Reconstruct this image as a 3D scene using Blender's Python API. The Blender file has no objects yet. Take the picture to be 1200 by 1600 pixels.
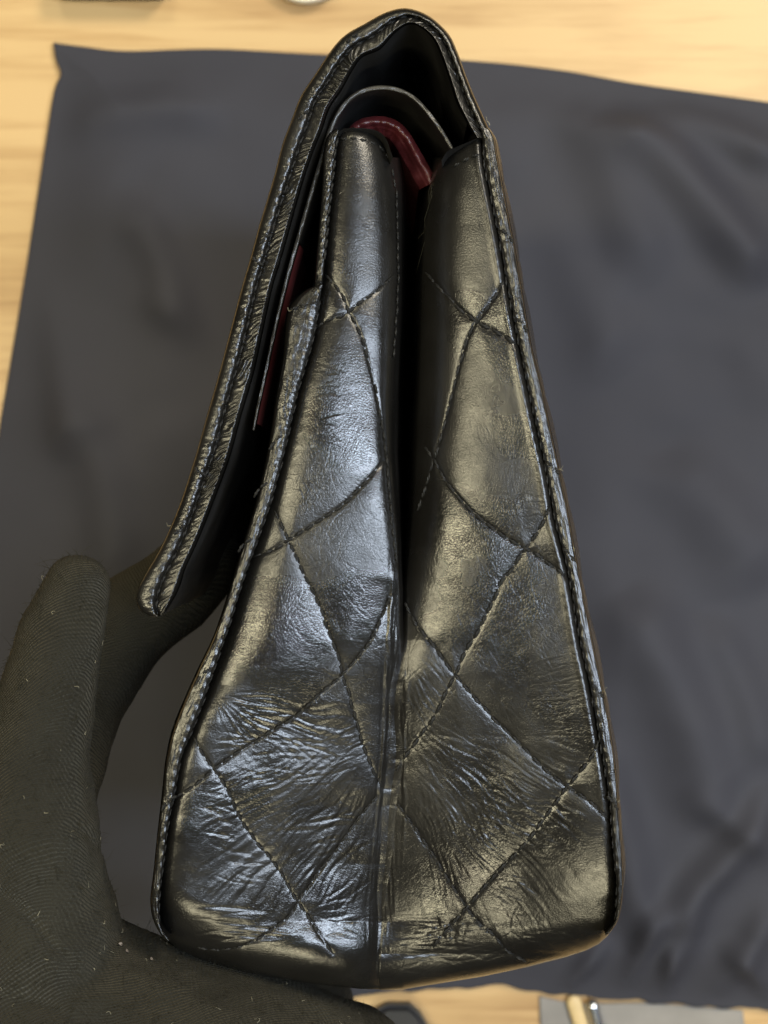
import bpy, bmesh, math, random
import numpy as np
from mathutils import Vector, noise as mnoise

random.seed(7)
rng = np.random.default_rng(7)
SC = bpy.context.scene
COL = SC.collection

# ------------------------------------------------------------------ camera, world, lamps
PX = 0.000138          # metres per design unit on the bag's near side
D = 0.30               # camera to the bag's near side
Z0 = 0.27              # height of that side above the table (the bag stands on its far end)
HT = -Z0 / PX          # design height of the table top

cam_d = bpy.data.cameras.new('camera')
cam = bpy.data.objects.new('camera', cam_d)
COL.objects.link(cam)
cam.location = (0, 0, Z0 + D)
cam_d.sensor_fit = 'HORIZONTAL'
cam_d.sensor_width = 36
cam_d.lens = 36 / (2 * (600 * PX) / D)
cam_d.clip_start = 0.01
cam_d.clip_end = 50
cam_d.dof.use_dof = True
cam_d.dof.focus_distance = D + 0.002
cam_d.dof.aperture_fstop = 26
SC.camera = cam

wd = bpy.data.worlds.new('World')
SC.world = wd
wd.use_nodes = True
bg = wd.node_tree.nodes['Background']
bg.inputs[0].default_value = (1.0, 0.90, 0.76, 1)
bg.inputs[1].default_value = 0.015


def lamp(name, loc, target, size, energy, color, sy=None):
    l = bpy.data.lights.new(name, 'AREA')
    l.shape = 'RECTANGLE'
    l.size = size
    l.size_y = sy or size
    l.energy = energy
    l.color = color
    o = bpy.data.objects.new(name, l)
    COL.objects.link(o)
    o.location = loc
    o.rotation_euler = (Vector(target) - Vector(loc)).to_track_quat('-Z', 'Y').to_euler()
    return o


WARM = (1.0, 0.90, 0.60)
COOL = (0.74, 0.85, 1.0)
lamp('ceiling_lamp_main', (0.85, 1.20, 1.75), (0, 0.05, 0.1), 0.60, 36, (1.0, 0.90, 0.72), 0.60)
lamp('ceiling_lamp_left', (-0.85, 0.0, 1.50), (0, 0, 0.2), 0.17, 14, WARM, 0.85)
lamp('ceiling_lamp_near', (0.0, -1.35, 1.45), (0, 0, 0.2), 0.7, 12, WARM, 0.20)
lamp('fill_lamp_far', (-0.45, 1.45, 1.75), (0, 0.1, 0.0), 0.5, 10, WARM, 0.5)  # added fill, no real fixture: brightens the wood at far left
lamp('window_light', (0.62, -0.03, 1.45), (0, 0, 0.2), 0.20, 27, COOL, 1.15)

SC.view_settings.view_transform = 'Standard'
SC.view_settings.look = 'None'
SC.view_settings.exposure = 0
SC.view_settings.gamma = 1
SC.render.engine = 'CYCLES'
SC.cycles.use_denoising = True


# ------------------------------------------------------------------ helpers
def W(px, py, h):
    """design point (as seen from the working position) at height h -> world metres"""
    px = np.asarray(px, float); py = np.asarray(py, float); h = np.asarray(h, float)
    f = (D - h * PX) / D
    return np.stack(np.broadcast_arrays((px - 600) * PX * f, (800 - py) * PX * f, Z0 + h * PX), -1)


def cr(pts, n):
    """smooth resample of a polyline (Catmull-Rom, even arc length)"""
    P = np.asarray(pts, float)
    P = np.vstack([2 * P[0] - P[1], P, 2 * P[-1] - P[-2]])
    out = []
    for i in range(1, len(P) - 2):
        t = np.linspace(0, 1, 24, endpoint=False)[:, None]
        a, b, c, d = P[i - 1], P[i], P[i + 1], P[i + 2]
        out.append(0.5 * ((2 * b) + (c - a) * t + (2 * a - 5 * b + 4 * c - d) * t ** 2 + (3 * b - a - 3 * c + d) * t ** 3))
    out.append(P[-2][None])
    Q = np.vstack(out)
    s = np.r_[0, np.cumsum(np.linalg.norm(np.diff(Q, axis=0), axis=1))]
    k = np.linspace(0, s[-1], n)
    return np.stack([np.interp(k, s, Q[:, j]) for j in range(Q.shape[1])], 1)


def plen(P):
    return float(np.linalg.norm(np.diff(np.asarray(P, float), axis=0), axis=1).sum())


def link(name, me, mat, parent=None):
    o = bpy.data.objects.new(name, me)
    COL.objects.link(o)
    if mat is not None:
        me.materials.append(mat)
    if parent is not None:
        o.parent = parent
        o.matrix_parent_inverse = parent.matrix_world.inverted()
    return o


def raw_mesh(name, V, F, smooth=True):
    V = np.asarray(V, np.float32); F = np.asarray(F, np.int32)
    me = bpy.data.meshes.new(name)
    k = F.shape[1]
    me.vertices.add(len(V)); me.vertices.foreach_set('co', V.ravel())
    me.loops.add(F.size); me.loops.foreach_set('vertex_index', F.ravel())
    me.polygons.add(len(F))
    me.polygons.foreach_set('loop_start', np.arange(0, F.size, k, dtype=np.int32))
    me.polygons.foreach_set('loop_total', np.full(len(F), k, np.int32))
    me.polygons.foreach_set('use_smooth', np.full(len(F), smooth, bool))
    me.update(calc_edges=True)
    me.validate()
    return me


def grid_faces(nv, nu, closed=False, off=0):
    i = np.arange(nv - 1)[:, None] * nu
    j = np.arange(nu if closed else nu - 1)[None, :]
    j2 = (j + 1) % nu
    f = np.stack([i + j, i + j2, i + nu + j2, i + nu + j], -1).reshape(-1, 4)
    return f + off


def grid(name, P, mat, parent=None, flip=False, closed=False):
    nv, nu = P.shape[:2]
    F = grid_faces(nv, nu, closed)
    if flip:
        F = F[:, ::-1]
    return link(name, raw_mesh(name, P.reshape(-1, 3), F), mat, parent)


def blur_noise(shape, sig, seed):
    r = np.random.default_rng(seed).standard_normal(shape)
    fy = np.fft.fftfreq(shape[0])[:, None]; fx = np.fft.rfftfreq(shape[1])[None]
    sy, sx = sig if isinstance(sig, tuple) else (sig, sig)
    g = np.exp(-2 * np.pi ** 2 * ((fy * sy) ** 2 + (fx * sx) ** 2))
    o = np.fft.irfft2(np.fft.rfft2(r) * g, s=shape)
    return o / o.std()


def tag(o, label, cat, group=None):
    o['label'] = label
    o['category'] = cat
    if group:
        o['group'] = group
    return o


# ------------------------------------------------------------------ materials
class NT:
    def __init__(s, name):
        s.m = bpy.data.materials.new(name); s.m.use_nodes = True
        s.t = s.m.node_tree
        s.b = s.t.nodes['Principled BSDF']

    def n(s, typ, **kw):
        nd = s.t.nodes.new(typ)
        for k, v in kw.items():
            if k.startswith('i_'):
                nd.inputs[k[2:].replace('_', ' ')].default_value = v
            else:
                setattr(nd, k, v)
        return nd

    def l(s, a, b):
        s.t.links.new(a, b)

    def coords(s, scale=(1, 1, 1), rot=(0, 0, 0)):
        tc = s.n('ShaderNodeTexCoord'); mp = s.n('ShaderNodeMapping')
        mp.inputs['Scale'].default_value = scale
        mp.inputs['Rotation'].default_value = rot
        s.l(tc.outputs['Object'], mp.inputs['Vector'])
        return mp.outputs[0]

    def ramp(s, fac, stops):
        r = s.n('ShaderNodeValToRGB')
        e = r.color_ramp.elements
        e[0].position, e[0].color = stops[0][0], (*stops[0][1], 1)
        e[1].position, e[1].color = stops[-1][0], (*stops[-1][1], 1)
        for p, c in stops[1:-1]:
            k = e.new(p); k.color = (*c, 1)
        s.l(fac, r.inputs[0])
        return r.outputs[0]


def leather(name, base, rough=(0.30, 0.46), grain=1.0, coat=0.12, scale=1700):
    t = NT(name)
    v = t.coords()
    big = t.n('ShaderNodeTexNoise', i_Scale=55.0, i_Detail=4.0)
    t.l(v, big.inputs['Vector'])
    mr = t.n('ShaderNodeMapRange', i_From_Min=0.35, i_From_Max=0.65, i_To_Min=rough[0], i_To_Max=rough[1])
    t.l(big.outputs['Fac'], mr.inputs['Value'])
    t.l(mr.outputs[0], t.b.inputs['Roughness'])
    c = t.ramp(big.outputs['Fac'], [(0.3, tuple(x * 0.8 for x in base)), (0.7, tuple(x * 1.25 for x in base))])
    t.l(c, t.b.inputs['Base Color'])
    t.b.inputs['Coat Weight'].default_value = coat
    t.b.inputs['Coat Roughness'].default_value = 0.2
    t.b.inputs['Specular IOR Level'].default_value = 0.5
    # pebbled grain: cells plus fine noise
    vo = t.n('ShaderNodeTexVoronoi', i_Scale=float(scale), feature='DISTANCE_TO_EDGE')
    wv = t.n('ShaderNodeTexNoise', i_Scale=400.0, i_Detail=2.0)
    t.l(v, wv.inputs['Vector'])
    mx = t.n('ShaderNodeVectorMath', operation='MULTIPLY_ADD')
    t.l(wv.outputs['Color'], mx.inputs[0]); mx.inputs[1].default_value = (0.0016, 0.0016, 0.0016); t.l(v, mx.inputs[2])
    t.l(mx.outputs[0], vo.inputs['Vector'])
    fn = t.n('ShaderNodeTexNoise', i_Scale=2600.0, i_Detail=3.0)
    t.l(v, fn.inputs['Vector'])
    sm = t.n('ShaderNodeMapRange', i_From_Min=0.0, i_From_Max=0.25)
    t.l(vo.outputs['Distance'], sm.inputs['Value'])
    ad = t.n('ShaderNodeMath', operation='ADD')
    t.l(sm.outputs[0], ad.inputs[0]); t.l(fn.outputs['Fac'], ad.inputs[1])
    # the grain is worn smooth in places
    wn = t.n('ShaderNodeTexNoise', i_Scale=90.0, i_Detail=2.0)
    t.l(v, wn.inputs['Vector'])
    wr = t.n('ShaderNodeMapRange', i_From_Min=0.35, i_From_Max=0.7, i_To_Min=0.7 * grain, i_To_Max=1.1 * grain)
    t.l(wn.outputs['Fac'], wr.inputs['Value'])
    ml = t.n('ShaderNodeMath', operation='MULTIPLY')
    t.l(ad.outputs[0], ml.inputs[0]); t.l(wr.outputs[0], ml.inputs[1])
    bp = t.n('ShaderNodeBump', i_Strength=0.5, i_Distance=0.000036)
    t.l(ml.outputs[0], bp.inputs['Height'])
    t.l(bp.outputs[0], t.b.inputs['Normal'])
    return t.m


M_LEATHER = leather('black_leather', (0.0065, 0.006, 0.0052), (0.215, 0.335))
M_SMOOTH = leather('smooth_black_leather', (0.010, 0.0095, 0.009), (0.34, 0.5), 0.5, 0.12)
M_RAW = leather('cut_leather_edge', (0.018, 0.0165, 0.0135), (0.35, 0.5), 1.0, 0.1)
M_RED = leather('burgundy_leather', (0.046, 0.0058, 0.0068), (0.38, 0.54), 0.7, 0.15)


def thread_mat():
    t = NT('black_thread')
    v = t.coords()
    n = t.n('ShaderNodeTexNoise', i_Scale=900.0, i_Detail=3.0)
    t.l(v, n.inputs['Vector'])
    t.l(t.ramp(n.outputs['Fac'], [(0.3, (0.004, 0.004, 0.004)), (0.7, (0.013, 0.0125, 0.011))]), t.b.inputs['Base Color'])
    t.b.inputs['Roughness'].default_value = 0.6
    t.b.inputs['Specular IOR Level'].default_value = 0.25
    return t.m


M_THREAD = thread_mat()


def knit_mat():
    t = NT('black_knit')
    v = t.coords()
    n = t.n('ShaderNodeTexNoise', i_Scale=35.0, i_Detail=4.0)
    t.l(v, n.inputs['Vector'])
    t.l(t.ramp(n.outputs['Fac'], [(0.3, (0.012, 0.0108, 0.0074)), (0.7, (0.023, 0.021, 0.0142))]), t.b.inputs['Base Color'])
    t.b.inputs['Roughness'].default_value = 0.95
    t.b.inputs['Specular IOR Level'].default_value = 0.15
    t.b.inputs['Sheen Weight'].default_value = 0.06
    t.b.inputs['Sheen Roughness'].default_value = 0.5
    t.b.inputs['Sheen Tint'].default_value = (1, 0.92, 0.7, 1)
    vr = t.coords((1, 1, 1), (math.radians(40), math.radians(18), math.radians(-28)))
    wn = t.n('ShaderNodeTexNoise', i_Scale=45.0, i_Detail=2.0)
    t.l(vr, wn.inputs['Vector'])
    mx = t.n('ShaderNodeVectorMath', operation='MULTIPLY_ADD')
    t.l(wn.outputs['Color'], mx.inputs[0]); mx.inputs[1].default_value = (0.006, 0.006, 0.006); t.l(vr, mx.inputs[2])
    w1 = t.n('ShaderNodeTexWave', wave_type='BANDS', bands_direction='Y', i_Scale=560.0, i_Distortion=0.6, i_Detail=1.0, i_Detail_Scale=2.0)
    w2 = t.n('ShaderNodeTexWave', wave_type='BANDS', bands_direction='X', i_Scale=430.0, i_Distortion=1.0, i_Detail=1.0, i_Detail_Scale=2.0)
    t.l(mx.outputs[0], w1.inputs['Vector']); t.l(mx.outputs[0], w2.inputs['Vector'])
    f = t.n('ShaderNodeTexNoise', i_Scale=1500.0, i_Detail=4.0)
    t.l(v, f.inputs['Vector'])
    a = t.n('ShaderNodeMath', operation='MULTIPLY_ADD'); t.l(w2.outputs['Fac'], a.inputs[0]); a.inputs[1].default_value = 0.45; t.l(w1.outputs['Fac'], a.inputs[2])
    b = t.n('ShaderNodeMath', operation='MULTIPLY_ADD'); t.l(f.outputs['Fac'], b.inputs[0]); b.inputs[1].default_value = 1.1; t.l(a.outputs[0], b.inputs[2])
    bp = t.n('ShaderNodeBump', i_Strength=1.0, i_Distance=0.0006)
    t.l(b.outputs[0], bp.inputs['Height']); t.l(bp.outputs[0], t.b.inputs['Normal'])
    return t.m


M_KNIT = knit_mat()


def plain(name, col, rough=0.6, metal=0.0, var=0.25, scale=60.0, spec=0.5, bump=0.0, bscale=400.0):
    t = NT(name)
    v = t.coords()
    n = t.n('ShaderNodeTexNoise', i_Scale=scale, i_Detail=5.0)
    t.l(v, n.inputs['Vector'])
    t.l(t.ramp(n.outputs['Fac'], [(0.3, tuple(c * (1 - var) for c in col)), (0.7, tuple(c * (1 + var) for c in col))]), t.b.inputs['Base Color'])
    t.b.inputs['Roughness'].default_value = rough
    t.b.inputs['Metallic'].default_value = metal
    t.b.inputs['Specular IOR Level'].default_value = spec
    if bump:
        f = t.n('ShaderNodeTexNoise', i_Scale=bscale, i_Detail=4.0)
        t.l(v, f.inputs['Vector'])
        bp = t.n('ShaderNodeBump', i_Strength=0.6, i_Distance=bump)
        t.l(f.outputs['Fac'], bp.inputs['Height']); t.l(bp.outputs[0], t.b.inputs['Normal'])
    return t.m


M_LINT = plain('pale_lint', (0.20, 0.18, 0.12), 0.9, var=0.4, scale=300)
M_NAP = plain('dark_nap', (0.022, 0.020, 0.013), 0.95, var=0.3, scale=300, spec=0.1)
M_FLAKE = plain('pale_flake', (0.16, 0.13, 0.105), 0.7)


def cloth_mat():
    t = NT('charcoal_cotton')
    v = t.coords()
    n = t.n('ShaderNodeTexNoise', i_Scale=9.0, i_Detail=5.0)
    t.l(v, n.inputs['Vector'])
    t.l(t.ramp(n.outputs['Fac'], [(0.3, (0.028, 0.0275, 0.034)), (0.7, (0.037, 0.0365, 0.044))]), t.b.inputs['Base Color'])
    t.b.inputs['Roughness'].default_value = 0.7
    t.b.inputs['Specular IOR Level'].default_value = 0.2
    w1 = t.n('ShaderNodeTexWave', bands_direction='X', i_Scale=420.0, i_Distortion=0.5)
    w2 = t.n('ShaderNodeTexWave', bands_direction='Y', i_Scale=420.0, i_Distortion=0.5)
    t.l(v, w1.inputs['Vector']); t.l(v, w2.inputs['Vector'])
    a = t.n('ShaderNodeMath', operation='ADD'); t.l(w1.outputs['Fac'], a.inputs[0]); t.l(w2.outputs['Fac'], a.inputs[1])
    bp = t.n('ShaderNodeBump', i_Strength=0.35, i_Distance=0.0001)
    t.l(a.outputs[0], bp.inputs['Height']); t.l(bp.outputs[0], t.b.inputs['Normal'])
    return t.m


def wood_mat():
    t = NT('pale_wood')
    v = t.coords((1.2, 16, 1))
    n1 = t.n('ShaderNodeTexNoise', i_Scale=5.0, i_Detail=9.0, i_Roughness=0.6, i_Distortion=0.5)
    t.l(v, n1.inputs['Vector'])
    v2 = t.coords((4, 120, 1))
    n2 = t.n('ShaderNodeTexNoise', i_Scale=6.0, i_Detail=6.0, i_Roughness=0.7)
    t.l(v2, n2.inputs['Vector'])
    v3 = t.coords((3, 5, 1))
    n3 = t.n('ShaderNodeTexNoise', i_Scale=3.0, i_Detail=3.0)
    t.l(v3, n3.inputs['Vector'])
    m = t.n('ShaderNodeMath', operation='MULTIPLY_ADD'); t.l(n2.outputs['Fac'], m.inputs[0]); m.inputs[1].default_value = 0.35; t.l(n1.outputs['Fac'], m.inputs[2])
    m2 = t.n('ShaderNodeMath', operation='MULTIPLY_ADD'); t.l(n3.outputs['Fac'], m2.inputs[0]); m2.inputs[1].default_value = 0.5; t.l(m.outputs[0], m2.inputs[2])
    t.l(t.ramp(m2.outputs[0], [(0.66, (0.27, 0.150, 0.053)), (0.84, (0.40, 0.250, 0.102)), (1.02, (0.48, 0.320, 0.142))]), t.b.inputs['Base Color'])
    t.b.inputs['Roughness'].default_value = 0.42
    bp = t.n('ShaderNodeBump', i_Strength=0.2, i_Distance=0.0003)
    t.l(n2.outputs['Fac'], bp.inputs['Height']); t.l(bp.outputs[0], t.b.inputs['Normal'])
    return t.m


M_CLOTH = cloth_mat()
M_WOOD = wood_mat()

# ------------------------------------------------------------------ table top
def rounded_slab(name, x0, x1, y0, y1, z0, z1, bev, mat, parent=None, seg=3):
    bm = bmesh.new()
    bmesh.ops.create_cube(bm, size=1)
    for v in bm.verts:
        v.co = ((x0 + x1) / 2 + v.co.x * (x1 - x0), (y0 + y1) / 2 + v.co.y * (y1 - y0), (z0 + z1) / 2 + v.co.z * (z1 - z0))
    bmesh.ops.bevel(bm, geom=bm.edges[:], offset=bev, segments=seg, affect='EDGES', profile=0.5)
    me = bpy.data.meshes.new(name); bm.to_mesh(me); bm.free()
    return link(name, me, mat, parent)


tt = rounded_slab('table_top', -0.75, 0.75, -0.52, 0.62, -0.03, 0.0, 0.004, M_WOOD)
tt['kind'] = 'structure'

# ------------------------------------------------------------------ cloth on the table
def build_cloth():
    top = cr([(85, 70), (130, 76), (200, 83), (340, 80), (500, 88), (720, 97), (870, 112), (1000, 135), (1200, 163), (1420, 196)], 330)
    bot = cr([(-110, 1600), (150, 1575), (420, 1560), (600, 1548), (700, 1538), (773, 1538), (813, 1543), (853, 1550), (907, 1556), (953, 1557), (1067, 1566), (1153, 1570), (1200, 1576), (1420, 1590)], 330)
    left = cr([(85, 70), (90, 98), (97, 120), (86, 150), (65, 280), (40, 440), (15, 590), (0, 680), (-20, 850), (-55, 1100), (-110, 1600)], 420)
    right = cr([(1420, 196), (1440, 700), (1440, 1200), (1420, 1590)], 420)
    nu, nv = 330, 420
    u = np.linspace(0, 1, nu)[None, :, None]; v = np.linspace(0, 1, nv)[:, None, None]
    P = (1 - v) * top[None] + v * bot[None] + (1 - u) * left[:, None] + u * right[:, None]
    c = lambda a, b: (1 - u) * (1 - v) * top[0] + u * (1 - v) * top[-1] + (1 - u) * v * bot[0] + u * v * bot[-1]
    P = P - c(0, 0)
    x = P[..., 0]; y = P[..., 1]
    # frayed lower hem
    fr = blur_noise((nv, nu), (2, 2.0), 3) * 2.2 * np.clip((v[..., 0] - 0.985) / 0.015, 0, 1)
    y = y + fr
    h = 0.5 * blur_noise((nv, nu), 36, 11) + 0.36 * blur_noise((nv, nu), 14, 12) + 0.09 * blur_noise((nv, nu), 6, 13)

    def fold(p0, p1, w, a):
        p0 = np.array(p0, float); p1 = np.array(p1, float)
        d = p1 - p0; L = np.hypot(*d); d /= L
        t = (x - p0[0]) * d[0] + (y - p0[1]) * d[1]
        q = -(x - p0[0]) * d[1] + (y - p0[1]) * d[0] + 10 * np.sin(t / 70)
        env = np.clip(np.minimum(t + 40, L + 40 - t) / 80, 0, 1)
        env = env * env * (3 - 2 * env)
        return a * np.exp(-(q / (1.6 * w)) ** 2) * env
    for p0, p1, w, a in [
        ((960, 200), (1190, 420), 26, 3.0), ((1040, 170), (1200, 260), 20, 2.2), ((900, 190), (1010, 420), 30, 1.6),
        ((760, 250), (960, 560), 40, 1.5), ((980, 950), (1120, 1240), 34, 2.6), ((1190, 1230), (1010, 1460), 18, 2.3),
        ((1080, 1400), (1000, 1560), 15, 1.8), ((1190, 1420), (1090, 1560), 15, 1.7), ((1010, 1420), (960, 1550), 12, 1.6),
        ((930, 1480), (860, 1550), 10, 2.0), ((1060, 720), (1180, 900), 36, 1.6), ((1110, 980), (1180, 1180), 22, 1.6),
        ((210, 330), (300, 520), 24, 1.4), ((250, 470), (360, 560), 22, 1.5), ((130, 640), (190, 900), 26, 1.5),
        ((60, 460), (110, 700), 20, 1.0), ((110, 200), (330, 180), 22, 1.2), ((900, 1150), (1000, 1420), 24, 2.4),
        ((1080, 1240), (1190, 1330), 18, 1.6), ((1040, 1480), (1030, 1560), 9, 1.6), ((1140, 1480), (1190, 1560), 12, 1.8)]:
        h = h + fold(p0, p1, w, a)
    h = h - h.min()
    # flat where the bag stands, thin at the hem
    wx = (x - 600) * PX * (D + Z0) / D; wy = (800 - y) * PX * (D + Z0) / D
    m = np.clip((((np.abs(wx) / 0.062) ** 6 + (np.abs(wy) / 0.112) ** 6) ** (1 / 6) - 1.0) / 0.55, 0, 1)
    m = m * m * (3 - 2 * m)
    edge = np.minimum(np.minimum(u[..., 0], 1 - u[..., 0]) * nu, np.minimum(v[..., 0], 1 - v[..., 0]) * nv)
    e = np.clip(edge / 30, 0, 1); e = 0.1 + 0.9 * e * e * (3 - 2 * e)
    zz = 0.0022 + 0.0032 * h * m * e
    Pw = W(x, y, HT); Pw[..., 2] = zz
    o = grid('dust_cloth', Pw, M_CLOTH, flip=True)
    sd = o.modifiers.new('s', 'SOLIDIFY'); sd.thickness = 0.0012; sd.offset = -1
    tag(o, 'charcoal grey cotton cloth with soft folds spread over the pale wood table', 'cloth')


build_cloth()

# ------------------------------------------------------------------ handbag
bag = bpy.data.objects.new('handbag', None)
COL.objects.link(bag)
bag.location = (0.0, 0.0, 0.004)
bpy.context.view_layer.update()
tag(bag, 'black quilted leather flap handbag standing on end, its creased gusset side facing up', 'handbag')
HB = HT + 0.0040 / PX      # far end of the bag, on the cloth

# --- seam lines on the near side (design units)
XL = np.array([(534, 198), (527, 207), (522, 260), (512, 350), (505, 440), (490, 530), (466, 610), (446, 700), (425, 780), (397, 860), (382, 900), (360, 972), (338, 1036), (325, 1075), (301, 1140), (283, 1182), (275, 1228), (262, 1290), (254, 1360), (248, 1410), (250, 1450), (262, 1485), (275, 1560)], float)
XV = np.array([(600, 198), (613, 240), (621, 300), (623, 430), (620, 500), (613, 620), (611, 700), (617, 800), (623, 900), (620, 1000), (611, 1100), (602, 1200), (595, 1260), (591, 1350), (592, 1450), (590, 1500), (588, 1570)], float)
XR = np.array([(705, 210), (690, 245), (672, 300), (664, 360), (660, 430), (656, 600), (650, 740), (643, 830), (638, 900), (636, 980), (630, 1100), (625, 1200), (617, 1260), (609, 1350), (601, 1450), (596, 1500), (592, 1570)], float)
XG = np.array([(752, 205), (754, 223), (756, 251), (763, 287), (773, 334), (782, 382), (788, 417), (797, 465), (806, 512), (818, 570), (836, 656), (854, 736), (868, 816), (880, 860), (890, 900), (908, 1009), (921, 1066), (932, 1127), (945, 1197), (954, 1259), (958, 1320), (964, 1381), (964, 1425), (956, 1464), (948, 1500)], float)
XO = np.array([(752, 196), (764, 200), (773, 216), (778, 246), (792, 322), (804, 382), (816, 453), (830, 536), (848, 612), (872, 724), (888, 800), (906, 900), (926, 1000), (947, 1101), (963, 1206), (969, 1294), (974, 1359), (972, 1408), (965, 1438), (954, 1456), (946, 1463)], float)


def fx(tab, y):
    return np.interp(y, tab[:, 1], tab[:, 0])


def sm(y, tab):
    t = np.array(tab, float)
    return np.interp(y, t[:, 0], t[:, 1])


for T in (XL, XV, XR, XG):          # smooth the tables
    pass
yy = np.arange(190, 1580, 4.0)
WOB = 2.6 * blur_noise((1, 400), (1, 7), 91)[0][:len(yy)] * np.clip((yy - 850) / 120, 0, 1)


def smooth_tab(T):
    v = fx(T, yy)
    k = np.exp(-np.linspace(-2, 2, 15) ** 2); k /= k.sum()
    vp = np.r_[np.full(7, v[0]), v, np.full(7, v[-1])]
    return np.stack([np.convolve(vp, k, 'valid'), yy], 1)


XLs, XVs, XRs, XGs = map(smooth_tab, (XL, XV, XR, XG))
XVs[:, 0] += WOB
XRs[:, 0] += 0.8 * WOB + 0.6 * np.roll(WOB, 9)

LEFT_LINES = [
    [(508, 428), (534, 460), (544, 486), (562, 520), (578, 572), (594, 644), (604, 712), (608, 760), (613, 820), (620, 880)],
    [(490, 514), (512, 500), (540, 490), (564, 472), (588, 456), (614, 432)],
    [(428, 796), (448, 840), (464, 872), (480, 908), (496, 940), (511, 981), (530, 1031), (536, 1055), (551, 1105), (567, 1163), (584, 1204), (598, 1232)],
    [(392, 872), (424, 860), (450, 845), (480, 826), (504, 810), (536, 788), (568, 756), (600, 720)],
    [(270, 1249), (307, 1225), (336, 1200), (369, 1177), (398, 1159), (431, 1138), (464, 1117), (501, 1084), (533, 1056), (559, 1027), (580, 998), (596, 965), (612, 932)],
    [(301, 1150), (320, 1183), (336, 1206), (357, 1237), (373, 1274), (394, 1307), (419, 1336), (443, 1373), (463, 1406), (481, 1431), (501, 1464), (520, 1490)],
    [(307, 1480), (340, 1485), (373, 1480), (406, 1466), (431, 1447), (452, 1431), (466, 1407), (485, 1381), (505, 1353), (530, 1320), (551, 1291), (567, 1270), (590, 1242)],
]
RIGHT_LINES = [
    [(664, 424), (692, 456), (716, 480), (744, 502), (772, 516), (796, 532), (806, 538)],
    [(789, 436), (774, 462), (756, 488), (742, 506), (728, 536), (716, 576), (704, 624), (692, 672), (678, 716), (668, 752), (652, 800)],
    [(664, 696), (678, 718), (696, 752), (720, 780), (748, 808), (780, 832), (804, 848), (824, 858), (848, 874), (868, 888), (884, 902)],
    [(861, 790), (846, 820), (832, 842), (816, 864), (800, 888), (784, 908), (772, 936), (760, 960), (748, 984), (725, 1022), (714, 1051), (704, 1068), (692, 1093), (680, 1117), (659, 1146), (638, 1175), (616, 1206)],
    [(633, 940), (651, 977), (680, 1014), (706, 1049), (733, 1080), (766, 1117), (799, 1150), (828, 1179), (853, 1204), (886, 1229), (911, 1245), (935, 1266), (951, 1280)],
    [(936, 1152), (927, 1179), (907, 1204), (888, 1228), (865, 1258), (845, 1287), (824, 1315), (799, 1340), (775, 1365), (754, 1390), (729, 1419), (704, 1447), (675, 1480)],
    [(618, 1255), (647, 1291), (659, 1311), (680, 1340), (696, 1369), (713, 1394), (729, 1419), (746, 1439), (770, 1460), (791, 1485), (824, 1503)],
]

# --- relief buffers, 1 design unit per cell
X0B, Y0B, NXB, NYB = 200, 180, 800, 1400
QD = np.full((NYB, NXB), 200.0)      # distance to the nearest quilting line
CB = np.zeros((NYB, NXB))            # creases
gx = np.arange(NXB) + X0B
gy = np.arange(NYB) + Y0B


def seg_dist(p, q, pad):
    x0 = int(max(0, min(p[0], q[0]) - pad - X0B)); x1 = int(min(NXB, max(p[0], q[0]) + pad - X0B + 1))
    y0 = int(max(0, min(p[1], q[1]) - pad - Y0B)); y1 = int(min(NYB, max(p[1], q[1]) + pad - Y0B + 1))
    if x1 <= x0 or y1 <= y0:
        return None
    GX = gx[None, x0:x1]; GY = gy[y0:y1, None]
    dx, dy = q[0] - p[0], q[1] - p[1]
    L2 = dx * dx + dy * dy + 1e-9
    t = np.clip(((GX - p[0]) * dx + (GY - p[1]) * dy) / L2, 0, 1)
    return slice(y0, y1), slice(x0, x1), np.hypot(GX - p[0] - t * dx, GY - p[1] - t * dy)


for ln in LEFT_LINES + RIGHT_LINES:
    P = cr(ln, max(12, int(plen(ln) / 14)))
    for a, b in zip(P[:-1], P[1:]):
        r = seg_dist(a, b, 195)
        if r:
            sy, sx, d = r
            QD[sy, sx] = np.minimum(QD[sy, sx], d)


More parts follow.
